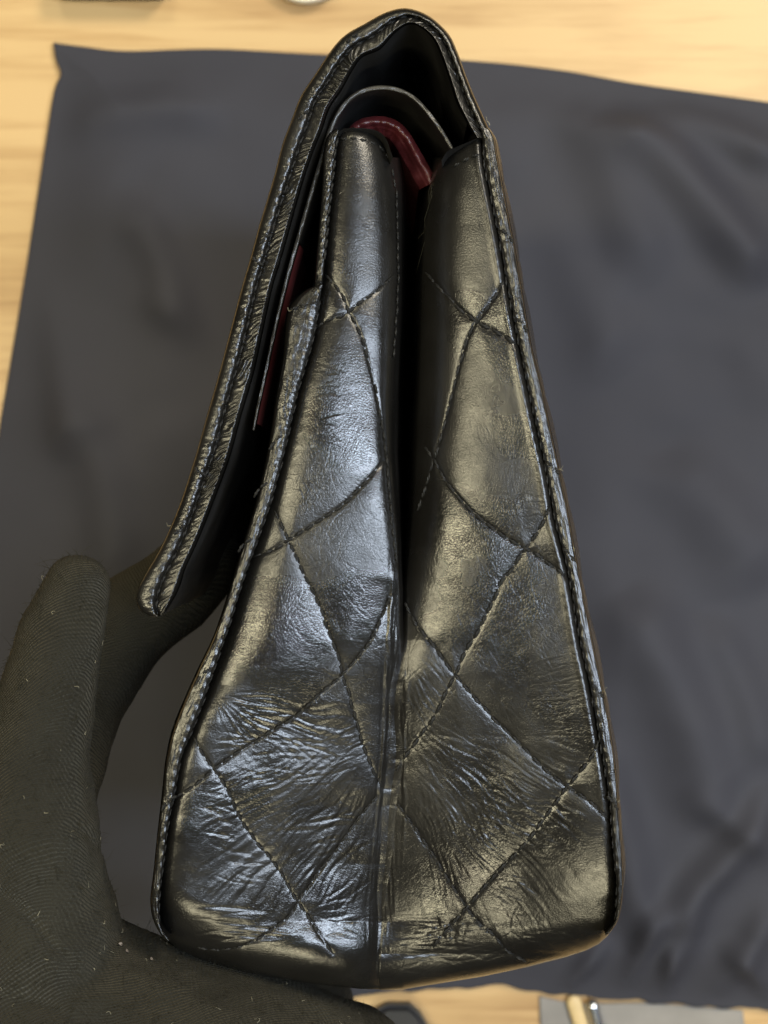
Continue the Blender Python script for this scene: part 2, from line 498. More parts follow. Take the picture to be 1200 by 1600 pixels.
def stroke(p, q, w, a, bend=0.0, n=6):
    """one crease from p to q, fading at its ends, with a raised lip on one side"""
    w = w * 1.0
    p = np.array(p, float); q = np.array(q, float)
    d = q - p; L = np.hypot(*d)
    if L < 4:
        return
    nrm = np.array([-d[1], d[0]]) / L
    n = max(3, int(L / 14))
    t = np.linspace(0, 1, n + 1)
    wob = np.cumsum(rng.normal(0, 0.9, n + 1)); wob -= np.linspace(wob[0], wob[-1], n + 1)
    pts = p + d * t[:, None] + nrm * (bend * L * np.sin(np.pi * t) + wob)[:, None]
    x0 = pts.min(0) - 4 * w - 2; x1 = pts.max(0) + 4 * w + 2
    a0 = int(max(0, x0[0] - X0B)); a1 = int(min(NXB, x1[0] - X0B + 1))
    b0 = int(max(0, x0[1] - Y0B)); b1 = int(min(NYB, x1[1] - Y0B + 1))
    if a1 <= a0 or b1 <= b0:
        return
    GX = gx[None, a0:a1]; GY = gy[b0:b1, None]
    best = np.full((b1 - b0, a1 - a0), 1e3); tt = np.zeros_like(best); sg = np.zeros_like(best)
    for i in range(n):
        u, v = pts[i], pts[i + 1]
        e = v - u; L2 = e @ e + 1e-9
        k = np.clip(((GX - u[0]) * e[0] + (GY - u[1]) * e[1]) / L2, 0, 1)
        dx = GX - u[0] - k * e[0]; dy = GY - u[1] - k * e[1]
        dd = np.hypot(dx, dy)
        m = dd < best
        best[m] = dd[m]; tt[m] = ((i + k) / n)[m]
        sg[m] = np.sign(-dx * e[1] + dy * e[0])[m]
    env = np.sin(np.pi * np.clip(tt, 0, 1)) ** 0.8
    a = a * 0.27
    CB[b0:b1, a0:a1] += env * a * (-np.exp(-(best / w) ** 2) + 0.55 * np.exp(-((best * sg - 1.9 * w) / (1.1 * w)) ** 2))


U = lambda a, b: float(rng.uniform(a, b))


def fan(n, A, B, w=(1.2, 2.4), a=(0.7, 2.0), lo=(0, .4), hi=(.6, 1), bend=0.05, jit=0.15):
    A = np.array(A, float); B = np.array(B, float)
    for _ in range(n):
        k = U(0, 1)
        p = A[0] + (A[1] - A[0]) * np.clip(k + rng.normal(0, jit), 0, 1)
        q = B[0] + (B[1] - B[0]) * np.clip(k + rng.normal(0, jit), 0, 1)
        t0, t1 = U(*lo), U(*hi)
        stroke(p + (q - p) * t0, p + (q - p) * t1, U(*w), U(*a), rng.normal(0, bend))


def scatter(n, box, L, ang, w, a, bend=0.1):
    for _ in range(n):
        p = np.array([U(box[0], box[2]), U(box[1], box[3])])
        th = math.radians(U(*ang)); l = U(*L)
        stroke(p, p + l * np.array([math.cos(th), math.sin(th)]), U(*w), U(*a), rng.normal(0, bend))


# front half
fan(16, [(585, 1185), (592, 1330)], [(345, 1225), (480, 1400)], (2.0, 3.6), (1.0, 2.4))
fan(16, [(590, 1165), (600, 1215)], [(335, 1150), (345, 1230)], (1.6, 2.8), (0.8, 1.8), bend=0.06)
fan(16, [(292, 1225), (330, 1385)], [(372, 1250), (455, 1395)], (1.6, 3.0), (0.9, 2.0), lo=(0, .5), hi=(.5, 1))
fan(12, [(265, 1415), (275, 1478)], [(470, 1425), (500, 1480)], (1.6, 2.8), (1.6, 3.4), bend=0.04)
fan(12, [(338, 1086), (342, 1110)], [(470, 1090), (560, 1200)], (1.5, 2.6), (1.0, 2.2), lo=(0, .3))
fan(10, [(322, 1105), (305, 1180)], [(440, 1125), (430, 1175)], (1.5, 2.4), (0.8, 1.6))
fan(24, [(590, 1060), (598, 1180)], [(440, 1150), (500, 1210)], (1.2, 2.2), (0.6, 1.2))
fan(13, [(488, 560), (478, 690)], [(545, 580), (545, 705)], (1.6, 2.6), (0.9, 2.0), bend=0.03, jit=0.08)
fan(14, [(470, 1420), (500, 1450)], [(588, 1340), (588, 1470)], (1.6, 2.8), (0.6, 1.6), jit=0.3)
scatter(110, (440, 640, 600, 1010), (20, 90), (30, 75), (0.9, 1.3), (0.2, 0.65))
scatter(110, (430, 640, 600, 1100), (20, 90), (105, 150), (0.9, 1.3), (0.2, 0.65))
scatter(40, (430, 690, 590, 1100), (30, 80), (-25, 15), (0.9, 1.3), (0.2, 0.6))
scatter(120, (340, 1170, 590, 1450), (8, 26), (0, 180), (1.3, 2.2), (0.3, 1.0), 0.2)
scatter(40, (380, 900, 520, 1090), (14, 50), (-20, 60), (1.0, 1.6), (0.2, 0.5), 0.15)
scatter(40, (420, 720, 480, 800), (14, 36), (-10, 25), (1.2, 1.9), (0.2, 0.5), 0.1)


def radial(cx, cy, x0, x1, y0, y1, soft, amp, sphi, sr, seed):
    """sharp-valleyed folds running out from a point, within a soft box"""
    NP, NR = 3000, 500
    n = np.abs(blur_noise((NR, NP), (sr / 2.0, sphi / (2 * np.pi / NP)), seed)) - 0.8
    n = np.clip(n, -1, 0.9)
    wob = 6 * blur_noise((NYB, NXB), 26, seed + 50)
    GX = gx[None] + wob - cx; GY = gy[:, None] + np.roll(wob, 99, 0) - cy
    r = np.clip(np.hypot(GX, GY) / 2.0, 0, NR - 1).astype(int)
    p = ((np.arctan2(GY, GX) % (2 * np.pi)) / (2 * np.pi) * NP).astype(int) % NP
    f = n[r, p]
    m = np.clip((gx[None] - x0) / soft, 0, 1) * np.clip((x1 - gx[None]) / soft, 0, 1) * np.clip((gy[:, None] - y0) / soft, 0, 1) * np.clip((y1 - gy[:, None]) / soft, 0, 1)
    m = m * np.clip(0.75 + 0.5 * blur_noise((NYB, NXB), 22, seed + 9), 0.1, 1.4)
    # soften the table lookup
    f = (f + np.roll(f, 1, 0) + np.roll(f, -1, 0) + np.roll(f, 1, 1) + np.roll(f, -1, 1)) / 5
    CB[:] += amp * m * f


radial(650, 1110, 300, 600, 1150, 1450, 50, 0.5, 0.011, 80, 71)
radial(650, 1110, 290, 600, 1170, 1450, 50, 0.42, 0.0055, 40, 72)
radial(590, 1080, 640, 900, 1110, 1440, 60, 0.46, 0.010, 80, 73)
radial(590, 1080, 630, 930, 1130, 1500, 60, 0.55, 0.0055, 40, 74)
radial(600, 1190, 640, 880, 1230, 1440, 50, 0.5, 0.012, 50, 78)
radial(330, 1090, 330, 560, 1080, 1210, 30, 0.4, 0.02, 50, 75)
radial(700, 1250, 620, 900, 1420, 1540, 40, 1.0, 0.03, 20, 76)
radial(380, 900, 250, 560, 1400, 1500, 30, 0.7, 0.10, 10, 77)
# the fold itself: long upright creases
for i in range(64):
    y0 = U(830, 1340); y1 = y0 + U(90, 330)
    y1 = min(y1, 1500); off = U(-20, 44) * sm((y0 + y1) / 2, [(900, 0.5), (1150, 1.0), (1500, 0.5)])
    stroke((fx(XVs, y0) + off * 0.6, y0), (fx(XVs, y1) + off, y1), U(1.5, 2.8), -U(1.2, 3.2), rng.normal(0, 0.01))
# back half
fan(26, [(628, 1085), (632, 1190)], [(880, 1238), (790, 1420)], (1.3, 2.5), (0.7, 2.0), lo=(0, .6), hi=(.4, 1), bend=0.06)
fan(30, [(632, 985), (632, 1080)], [(730, 1110), (680, 1180)], (1.1, 2.0), (0.5, 1.3))
fan(30, [(880, 1240), (740, 1412)], [(935, 1265), (845, 1440)], (1.5, 2.6), (0.8, 2.2), lo=(0, .15), hi=(.4, 1), jit=0.06)
fan(26, [(880, 1236), (790, 1330)], [(800, 1200), (690, 1260)], (1.3, 2.3), (0.6, 1.6), lo=(0, .15), jit=0.08)
fan(26, [(930, 1000), (940, 1150)], [(820, 1030), (830, 1150)], (1.0, 1.7), (0.4, 1.1), lo=(.1, .4), jit=0.06)
fan(12, [(885, 780), (890, 810)], [(760, 770), (780, 815)], (1.0, 1.6), (0.3, 0.8), lo=(.2, .5))
fan(20, [(605, 1430), (600, 1500)], [(760, 1430), (780, 1500)], (1.4, 2.4), (0.8, 2.0), jit=0.2)
fan(22, [(720, 1420), (860, 1395)], [(745, 1510), (930, 1470)], (1.3, 2.3), (0.6, 1.6), jit=0.25, bend=0.12)
scatter(70, (600, 1450, 900, 1530), (20, 70), (-24, 26), (1.2, 2.2), (0.8, 2.2), 0.08)
scatter(240, (625, 1240, 800, 1420), (8, 34), (0, 180), (0.9, 1.6), (0.2, 0.8), 0.2)
scatter(110, (630, 1090, 860, 1260), (14, 70), (10, 70), (0.9, 1.5), (0.2, 0.8), 0.1)
scatter(130, (640, 820, 860, 1110), (20, 90), (40, 75), (0.9, 1.3), (0.2, 0.7))
scatter(90, (640, 820, 860, 1110), (20, 80), (100, 150), (0.9, 1.3), (0.2, 0.65))
scatter(60, (640, 300, 760, 820), (20, 70), (60, 100), (0.9, 1.2), (0.15, 0.5))

NZ = 1.0 * blur_noise((NYB, NXB), (60, 34), 21) + 0.35 * blur_noise((NYB, NXB), 16, 22) + 0.07 * blur_noise((NYB, NXB), 5, 23)


def samp(B, x, y):
    x = np.clip(x - X0B, 0, NXB - 1.001); y = np.clip(y - Y0B, 0, NYB - 1.001)
    i = x.astype(int); j = y.astype(int); a = x - i; b = y - j
    return (B[j, i] * (1 - a) + B[j, i + 1] * a) * (1 - b) + (B[j + 1, i] * (1 - a) + B[j + 1, i + 1] * a) * b


def relief(x, y):
    d = samp(QD, x, y)
    wl = sm(y, [(200, .35), (900, .7), (1150, 1.2), (1500, 1.2)])
    return -0.8 * np.exp(-(d / 3.0) ** 2) - 1.2 * np.exp(-d / 12) - 2.2 * np.exp(-d / 42) + samp(CB, x, y) + wl * samp(NZ, x, y)


def bottom_roll(e, R, k):
    e = np.clip(e, 0, R)
    return -k * (R - np.sqrt(np.maximum(R * R - (R - e) ** 2, 0)))


def h_left0(x, y, ytop, ybot):
    dl = x - fx(XLs, y); dr = fx(XVs, y) - x
    h = -11 * np.exp(-np.maximum(dl, 0) / 6) - sm(y, [(200, 16), (500, 14), (700, 15), (900, 29), (1070, 28), (1130, 14), (1200, 11), (1400, 15)]) * np.exp(-np.maximum(dl, 0) / sm(y, [(200, 26), (600, 20), (900, 42), (1100, 34), (1250, 26)]))
    A = sm(y, [(200, 42), (650, 34), (850, 14), (1000, 4), (1500, 3)])
    L = sm(y, [(200, 15), (650, 12), (900, 8), (1500, 9)])
    h = h - A * np.exp(-np.maximum(dr, 0) / L)
    A2 = sm(y, [(200, 20), (470, 17), (600, 8), (800, 5), (1100, 6), (1250, 3), (1500, 0)])
    h = h - A2 * np.exp(-np.maximum(dr, 0) / sm(y, [(200, 45), (800, 70), (1200, 60)]))
    # the front half leans into the fold
    h = h - np.maximum(dl - 14, 0) * sm(y, [(200, 0.05), (500, 0.05), (800, 0.055), (1000, 0.075), (1100, 0.105), (1170, 0.16), (1260, 0.22), (1350, 0.25), (1440, 0.235), (1550, 0.12)])
    z = np.clip((y - 1190) / 260, 0, 1)
    h = h - 7 * z * z
    h = h + 9 * np.exp(-((y - 1130) / 70) ** 2) * np.clip((dl - 10) / 60, 0, 1) * -1
    h = h + bottom_roll(ybot - y, sm(x, [(250, 110), (420, 85), (590, 70)]), 1.1)
    h = h + bottom_roll((y - ytop), 16, 1.0)
    # scallops where the seam stitches bite
    h = h - 1.8 * np.exp(-np.maximum(dl, 0) / 6) * (0.5 + 0.5 * np.cos(2 * np.pi * y / 19))
    return h + relief(x, y)


def h_right0(x, y, ytop, ybot):
    dl = x - fx(XRs, y); dr = fx(XGs, y) - x
    A = sm(y, [(200, 55), (350, 80), (500, 86), (750, 80), (900, 56), (1000, 30), (1100, 18), (1300, 12), (1500, 12)])
    L = sm(y, [(200, 24), (350, 33), (500, 37), (800, 40), (950, 38), (1100, 34), (1200, 28), (1500, 26)])
    h = -A * np.exp(-np.maximum(dl, 0) / L)
    # bead along the back seam
    h = h - 10 * np.exp(-np.maximum(dr, 0) / 3.2) + sm(y, [(200, 3), (1200, 2.6), (1300, 1)]) * np.exp(-((dr - 9) / 6) ** 2) - sm(y, [(200, 1.2), (1000, 4), (1300, 9), (1450, 9)]) * np.exp(-np.maximum(dr, 0) / sm(y, [(200, 20), (1000, 30), (1350, 40)]))
    h = h - 1.8 * np.exp(-np.maximum(dr, 0) / 5) * (0.5 + 0.5 * np.cos(2 * np.pi * y / 18))
    h = h - np.maximum(dr - 16, 0) * sm(y, [(200, 0.05), (500, 0.05), (900, 0.055), (1050, 0.10), (1150, 0.15), (1300, 0.20), (1440, 0.20), (1550, 0.12)])
    z = np.clip((y - 1230) / 260, 0, 1)
    h = h - 74 * z * z
    h = h - 6 * np.exp(-(((x - 810) / 46) ** 2 + ((y - 1395) / 60) ** 2))
    h = h - sm(y, [(200, 0), (450, 4), (600, 5), (800, 6), (900, 8), (1200, 8), (1300, 5), (1450, 0)]) * (1 - np.exp(-np.maximum(dr - 12, 0) / 30))
    # sag of the middle
    h = h - sm(y, [(900, 0), (1150, 7), (1300, 3), (1400, 0)]) * np.exp(-((x - 760) / 90) ** 2)
    h = h + bottom_roll(ybot - y, sm(x, [(600, 70), (760, 75), (900, 60), (960, 40)]), 1.05)
    h = h + bottom_roll((y - ytop), 14, 0.9)
    return h + relief(x, y)


# the two halves meet softly along the lower fold
_one = np.ones_like(yy)
_el = h_left0(fx(XVs, yy), yy, _one * 200, _one * 1546); _er = h_right0(fx(XRs, yy), yy, _one * 200, _one * 1547)
_k = np.ones(9) / 9
_el = np.convolve(np.r_[[_el[0]] * 4, _el, [_el[-1]] * 4], _k, 'valid'); _er = np.convolve(np.r_[[_er[0]] * 4, _er, [_er[-1]] * 4], _k, 'valid')
_m = np.clip((yy - 900) / 160, 0, 1)
COR_L = _m * ((_el + _er) / 2 - _el); COR_R = _m * ((_el + _er) / 2 - _er)


def h_left(x, y, ytop, ybot):
    return h_left0(x, y, ytop, ybot) + np.interp(y, yy, COR_L) * np.exp(-np.maximum(fx(XVs, y) - x, 0) / 40)


def h_right(x, y, ytop, ybot):
    return h_right0(x, y, ytop, ybot) + np.interp(y, yy, COR_R) * np.exp(-np.maximum(x - fx(XRs, y), 0) / 40)


def gusset(front):
    nu = 230 if front else 240
    nvv = 900
    u = np.linspace(0, 1, nu)
    if not front:
        u = u
    if front:
        ytop = sm(u, [(0, 208), (.08, 201), (.3, 199), (.6, 203), (.85, 216), (1, 246)])
        ybot = sm(u, [(0, 1452), (.02, 1472), (.06, 1486), (.15, 1500), (.35, 1520), (.7, 1538), (.9, 1545), (1, 1546)])
    else:
        ytop = sm(u, [(0, 246), (.3, 232), (.6, 221), (.85, 214), (1, 216)])
        ybot = sm(u, [(0, 1547), (.1, 1546), (.2, 1540), (.45, 1526), (.65, 1511), (.82, 1495), (.9, 1485), (.95, 1475), (.98, 1463), (1, 1447)])
    v = np.linspace(0, 1, nvv) ** 1.0
    Y = ytop[None] + (ybot - ytop)[None] * v[:, None]
    A, B = (XLs, XVs) if front else (XRs, XGs)
    X = fx(A, Y) + (fx(B, Y) - fx(A, Y)) * u[None]
    H = (h_left if front else h_right)(X, Y, ytop[None], ybot[None])
    # down into the fold
    k = np.linspace(0, 1, 14)[1:]
    ycol = Y[:, -1] if front else Y[:, 0]
    xe = X[:, -1] if front else X[:, 0]
    he = H[:, -1] if front else H[:, 0]
    xc = 0.5 * (fx(XVs, ycol) + fx(XRs, ycol))
    Dv = sm(ycol, [(200, 620), (500, 520), (750, 360), (850, 200), (920, 90), (1000, 70), (1100, 75), (1200, 95), (1300, 115), (1450, 130), (1550, 170)])
    one = np.ones_like(ycol)
    hl_ = h_left(fx(XVs, ycol), ycol, one * 200, one * 1546); hr_ = h_right(fx(XRs, ycol), ycol, one * 200, one * 1547)
    m_ = np.clip((ycol - 930) / 90, 0, 1)
    Dv = Dv * (1 - m_) + m_ * (np.maximum(-hl_, -hr_) + sm(ycol, [(1000, 4), (1300, 1.5), (1500, 1)]))
    WX = xe[:, None] + (xc - xe)[:, None] * (k[None] ** 0.8)
    WH = he[:, None] + (-Dv - he)[:, None] * (k[None] ** 1.3)
    WY = np.repeat(ycol[:, None], len(k), 1)
    if front:
        X = np.hstack([X, WX]); Y = np.hstack([Y, WY]); H = np.hstack([H, WH])
    else:
        X = np.hstack([WX[:, ::-1], X]); Y = np.hstack([WY[:, ::-1], Y]); H = np.hstack([WH[:, ::-1], H])
    P = W(X, Y, H)
    o = grid('gusset_panel', P, M_LEATHER, bag, flip=True)
    o['label'] = ('front half of the folded side gusset, wrinkled black leather' if front else 'back half of the folded side gusset, wrinkled black leather')
    return P, X, Y, H


PL, XLg, YLg, HLg = gusset(True)
PR, XRg, YRg, HRg = gusset(False)


def surf_h(x, y):
    """height of the gusset under a design point (for laying thread)"""
    x = np.asarray(x, float); y = np.asarray(y, float)
    yt = np.full_like(y, 200.0)
    left = x < 0.5 * (fx(XVs, y) + fx(XRs, y))
    ul = np.clip((x - fx(XLs, y)) / (fx(XVs, y) - fx(XLs, y)), 0, 1)
    ur = np.clip((x - fx(XRs, y)) / (fx(XGs, y) - fx(XRs, y)), 0, 1)
    yl = sm(ul, [(0, 1452), (.02, 1472), (.06, 1486), (.15, 1500), (.35, 1520), (.7, 1538), (.9, 1545), (1, 1546)])
    yr = sm(ur, [(0, 1547), (.1, 1546), (.2, 1540), (.45, 1526), (.65, 1511), (.82, 1495), (.9, 1485), (.95, 1475), (.98, 1463), (1, 1447)])
    return np.where(left, h_left(x, y, yt, yl), h_right(x, y, yt, yr))


# --- thread: each stitch is a short two-ply twist that dives at both ends
def stitches(name, pts, hf, mat=M_THREAD, step=21.0, r=2.5, lift=1.4, dive=5.0, jit=0.5, gap=0.10, slant=0.0):
    L = plen(pts)
    n = max(1, int(round(L / step)))
    P = cr(pts, n * 12 + 1)
    V = []; F = []
    ns, na = 13, 6
    for i in range(n):
        seg = P[i * 12:i * 12 + 13]
        k = np.linspace(gap / 2, 1 - gap / 2, ns)
        q = np.stack([np.interp(k * 12, np.arange(13), seg[:, j]) for j in range(2)], 1)
        d = q[-1] - q[0]; nn = np.array([-d[1], d[0]]) / (np.hypot(*d) + 1e-9)
        q = q + nn * (rng.normal(0, jit) + slant * np.linspace(-1, 1, ns)[:, None])
        hh = hf(q[:, 0], q[:, 1])
        hm = np.convolve(np.r_[hh[:1], hh[:1], hh, hh[-1:], hh[-1:]], np.ones(5) / 5, 'valid')
        arch = np.sin(np.pi * (k - k[0]) / (k[-1] - k[0])) ** 0.55
        z = np.maximum(hm, hh - 0.5) + lift + r * 0.4 - dive * (1 - arch)
        rr = r * U(0.88, 1.1) * (0.45 + 0.55 * arch)
        ph0 = U(0, 6.28)
        for ply in (0, 1):
            ph = ph0 + ply * math.pi + 2 * np.pi * 1.25 * k
            cx = q + nn[None] * (np.cos(ph) * rr * 0.55)[:, None]
            cz = z + np.sin(ph) * rr * 0.45
            a = np.linspace(0, 2 * np.pi, na, endpoint=False)
            ring_x = cx[:, None, 0] + nn[0] * np.cos(a)[None] * rr[:, None] * 0.72
            ring_y = cx[:, None, 1] + nn[1] * np.cos(a)[None] * rr[:, None] * 0.72
            ring_z = cz[:, None] + np.sin(a)[None] * rr[:, None] * 0.72
            off = sum(len(v) for v in V)
            V.append(W(ring_x, ring_y, ring_z).reshape(-1, 3))
            F.append(grid_faces(ns, na, True, off))
    return link(name, raw_mesh(name, np.vstack(V), np.vstack(F)), mat, bag)


QL = []; QR = []
for ln in LEFT_LINES:
    QL.append(stitches('quilting_stitch_line', cr(ln, 60), surf_h, step=19, r=1.7, lift=1.9, dive=4.5, gap=0.08, jit=0.6))
for ln in RIGHT_LINES:
    QR.append(stitches('quilting_stitch_line', cr(ln, 60), surf_h, step=22, r=2.1, lift=1.9, dive=4.5, gap=0.08, jit=0.6))

# --- edge rolls
def strip(name, A, B, n, nu, hf, mat=M_LEATHER, flip=False):
    a = cr(A, n); b = cr(B, n)
    u = np.linspace(0, 1, nu)[None]
    X = a[:, :1] * (1 - u) + b[:, :1] * u
    Y = a[:, 1:] * (1 - u) + b[:, 1:] * u
    t = np.linspace(0, plen(a), n)[:, None] * np.ones_like(u)
    H = hf(np.broadcast_to(u, X.shape), t, X, Y)
    return grid(name, W(X, Y, H), mat, bag, flip), (a, b)


ns1 = blur_noise((900, 64), (5, 3), 31); ns2 = blur_noise((900, 64), (2, 2), 32)


def roll_h(hc, depth, crest=0.42):
    def f(u, t, X, Y):
        e = np.where(u < crest, (crest - u) / crest, (u - crest) / (1 - crest))
        h = hc * np.sqrt(np.maximum(1 - (e * 0.985) ** 2, 0)) - hc
        h = np.where(u < crest, h - depth * np.maximum(e - 0.75, 0) ** 2 * 16, h - 6 * np.maximum(e - .7, 0))
        j = (np.linspace(0, 899, u.shape[0]).astype(int))[:, None]; i = (np.linspace(0, 63, u.shape[1]).astype(int))[None]
        sc = 0.5 + 0.5 * np.cos(2 * np.pi * t / 18.5)
        return h + 0.22 * ns1[j, i] + 0.08 * ns2[j, i] - 1.5 * sc * np.exp(-((1 - u) / 0.28) ** 2)
    return f


GROOVE_R = np.stack([fx(XGs, np.linspace(208, 1438, 60)), np.linspace(208, 1438, 60)], 1)
strip('back_edge_roll', XO, np.vstack([[748, 200], GROOVE_R, [956, 1448], [946, 1458]]), 900, 34, roll_h(5.5, 22), flip=True)
GROOVE_L = np.stack([fx(XLs, np.linspace(452, 1446, 60)), np.linspace(452, 1446, 60)], 1)
XOL = [(499, 444), (478, 452), (459, 468), (447, 492), (440, 560), (430, 620), (418, 700), (400, 780), (385, 830), (364, 900), (336, 987), (307, 1049), (272, 1130), (259, 1184), (253, 1239), (246, 1300), (240, 1360), (235, 1405), (239, 1436), (251, 1460), (262, 1472)]
strip('front_edge_roll', XOL, np.vstack([[505, 446], GROOVE_L, [256, 1458], [264, 1468]]), 900, 40, roll_h(10, 26, 0.80), flip=True)
XOT = [(526, 200), (512, 212), (505, 240), (502, 300), (496, 370), (489, 452), (480, 520)]
GROOVE_T = np.stack([fx(XLs, np.linspace(206, 520, 40)), np.linspace(206, 520, 40)], 1)
strip('front_edge_roll', XOT, GROOVE_T, 300, 24, lambda u, t, X, Y: roll_h(10, 26, 0.82)(u, t, X, Y) - 3 - np.clip((Y - 430) / 30, 0, 1) * 16, flip=True)

# seam stitches sunk in the grooves
gh = lambda x, y: np.full_like(np.asarray(x, float), -6.5)
stitches('seam_stitch_line', GROOVE_R[1:], gh, step=18.5, r=1.3, lift=0.2, jit=0.9, dive=4, slant=0.8)
stitches('seam_stitch_line', GROOVE_L[1:], lambda x, y: gh(x, y) - 2, step=18.5, r=1.1, lift=0.0, dive=4, slant=0.6)
stitches('seam_stitch_line', GROOVE_T[1:-14], lambda x, y: gh(x, y) + 4, step=18.5, r=1.8, lift=1.0, dive=4, slant=0.6)
# top hem stitching and the stitched inner rim of the front half
stitches('hem_stitch_line', [(528, 217), (550, 216), (575, 220), (596, 231), (610, 252)], lambda x, y: h_left(x, y, np.full_like(y, 200.), np.full_like(y, 1540.)) - 1, step=15, r=1.8)
stitches('hem_stitch_line', [(612, 262), (619, 300), (621, 360), (622, 430), (619, 500), (615, 560)], lambda x, y: h_left(x - 4, y, np.full_like(y, 200.), np.full_like(y, 1540.)) - 3, step=17, r=1.5)
stitches('hem_stitch_line', [(452, 484), (468, 478), (486, 476), (497, 470)], lambda x, y: np.full_like(x, 0.0), step=15, r=1.6)
stitches('hem_stitch_line', [(704, 262), (722, 252), (738, 244), (750, 240)], lambda x, y: h_right(x, y, np.full_like(y, 216.), np.full_like(y, 1500.)), step=16, r=2.0)
# quilting threads of the back panel that wrap over its rolled edge
for (x, y) in [(796, 366), (818, 505), (866, 728), (892, 864), (936, 1078), (960, 1252)]:
    f = lambda a, b: np.full_like(np.asarray(a, float), -2.0)
    stitches('quilting_stitch_line', [(x - 13, y - 8), (x - 6, y - 3), (x + 2, y + 5), (x + 7, y + 15)], f, step=15, r=2.4, dive=3)
for (x, y) in [(432, 686), (408, 760), (384, 846), (318, 1052), (264, 1250)]:
    f = lambda a, b: np.full_like(np.asarray(a, float), -3.0)
    stitches('quilting_stitch_line', [(x + 13, y - 7), (x + 4, y - 2), (x - 5, y + 6), (x - 12, y + 18)], f, step=15, r=2.2, dive=3)


# --- walls running down to the far end
def extrude(name, poly, h0, h1, n, nw, bulge, mat, side=1, flip=False, first=None):
    p = cr(poly, n)
    B = W(p[:, 0], p[:, 1], np.full(n, h0))
    tan = np.gradient(B[:, :2], axis=0); tan /= np.linalg.norm(tan, axis=1)[:, None] + 1e-12
    nr = np.stack([-tan[:, 1], tan[:, 0]], 1) * side
    w = np.linspace(0, 1, nw) ** 1.6
    dep = (h0 - h1) * w
    s = np.linspace(0, plen(p), n)
    off = bulge(s[None, :] * np.ones((nw, 1)), dep[:, None] * np.ones((1, n)))
    P = np.zeros((nw, n, 3))
    P[..., :2] = B[None, :, :2] + nr[None] * off[..., None] * PX
    P[..., 2] = Z0 + (h0 - dep[:, None]) * PX
    return grid(name, P, mat, bag, flip)


def puffs(amp, base, per=176, ph=0.0, rise=90):
    def f(s, d):
        a = np.abs(np.sin(np.pi * (s + d + ph) / per)); b = np.abs(np.sin(np.pi * (s - d + ph) / per))
        q = np.minimum(a, b) ** 0.55
        return (base + amp * q) * (1 - np.exp(-d / rise))
    return f


extrude('back_panel', XO[1:], -14, HB, 500, 90, puffs(14, 15, 176, 40), M_LEATHER, 1)
extrude('front_panel', XOL, -16, HB, 400, 80, puffs(8, 0), M_LEATHER, -1, True)
extrude('front_panel', XOT[:-1], -16, HB, 120, 40, lambda s, d: 0 * s, M_SMOOTH, -1, True)
base_px = [(240, 1452), (254, 1480), (300, 1502), (400, 1528), (500, 1546), (590, 1553), (640, 1550), (700, 1540), (790, 1523), (860, 1506), (920, 1489), (950, 1474), (966, 1455)]
EX = np.r_[XLg[-1, :230], XRg[-1, 13:]]; EY = np.r_[YLg[-1, :230], YRg[-1, 13:]]; EH = np.r_[HLg[-1, :230], HRg[-1, 13:]]
E0 = W(EX, EY, EH)
kk = np.linspace(0, 1, 60) ** 2.2
PB = np.repeat(E0[None], 60, 0)
PB[..., 2] = E0[None, :, 2] + (Z0 + HB * PX - E0[None, :, 2]) * kk[:, None]
ss = np.r_[0, np.cumsum(np.linalg.norm(np.diff(E0[:, :2], axis=0), axis=1))] / PX
dd = (E0[None, :, 2] - PB[..., 2]) / PX
PB[..., 1] -= puffs(8, 6)(ss[None] * np.ones_like(dd), dd) * PX
grid('base_panel', PB, M_LEATHER, bag, flip=True)
extrude('inner_wall', [(527, 208), (540, 201), (575, 201), (600, 212), (614, 246)], -12, HB, 80, 40, lambda s, d: -10 * (1 - np.exp(-d / 60)), M_SMOOTH, 1)
extrude('inner_wall', [(690, 250), (700, 236), (722, 226), (746, 216), (756, 214)], -10, HB, 80, 40, lambda s, d: -6 * (1 - np.exp(-d / 60)), M_SMOOTH, 1)

# --- flap
FO = [(772, 218), (761, 194), (742, 152), (729, 120), (715, 82), (700, 52), (670, 25), (636, 13), (604, 19), (570, 37), (538, 56), (515, 82), (491, 118), (470, 150), (456, 186), (441, 226), (429, 272), (416, 316), (405, 352), (392, 400), (379, 444), (364, 500), (343, 580), (323, 650), (303, 720), (280, 790), (254, 850), (228, 896), (216, 920), (213, 938), (219, 953), (232, 962), (246, 964)]
FI = [(742, 214), (728, 190), (713, 160), (701, 122), (689, 88), (677, 62), (660, 45), (640, 38), (617, 52), (594, 77), (566, 90), (550, 112), (534, 141), (515, 170), (504, 202), (491, 234), (477, 274), (465, 314), (454, 354), (440, 404), (427, 446), (414, 504), (397, 582), (376, 654), (359, 716), (334, 784), (310, 844), (290, 888), (284, 908), (277, 926), (268, 942), (260, 954), (252, 961)]


def paired(A, B, n):
    """resample two lists with matched control points together"""
    C = np.hstack([np.array(A, float), np.array(B, float)])
    Q = cr(C, n)
    return Q[:, :2], Q[:, 2:]


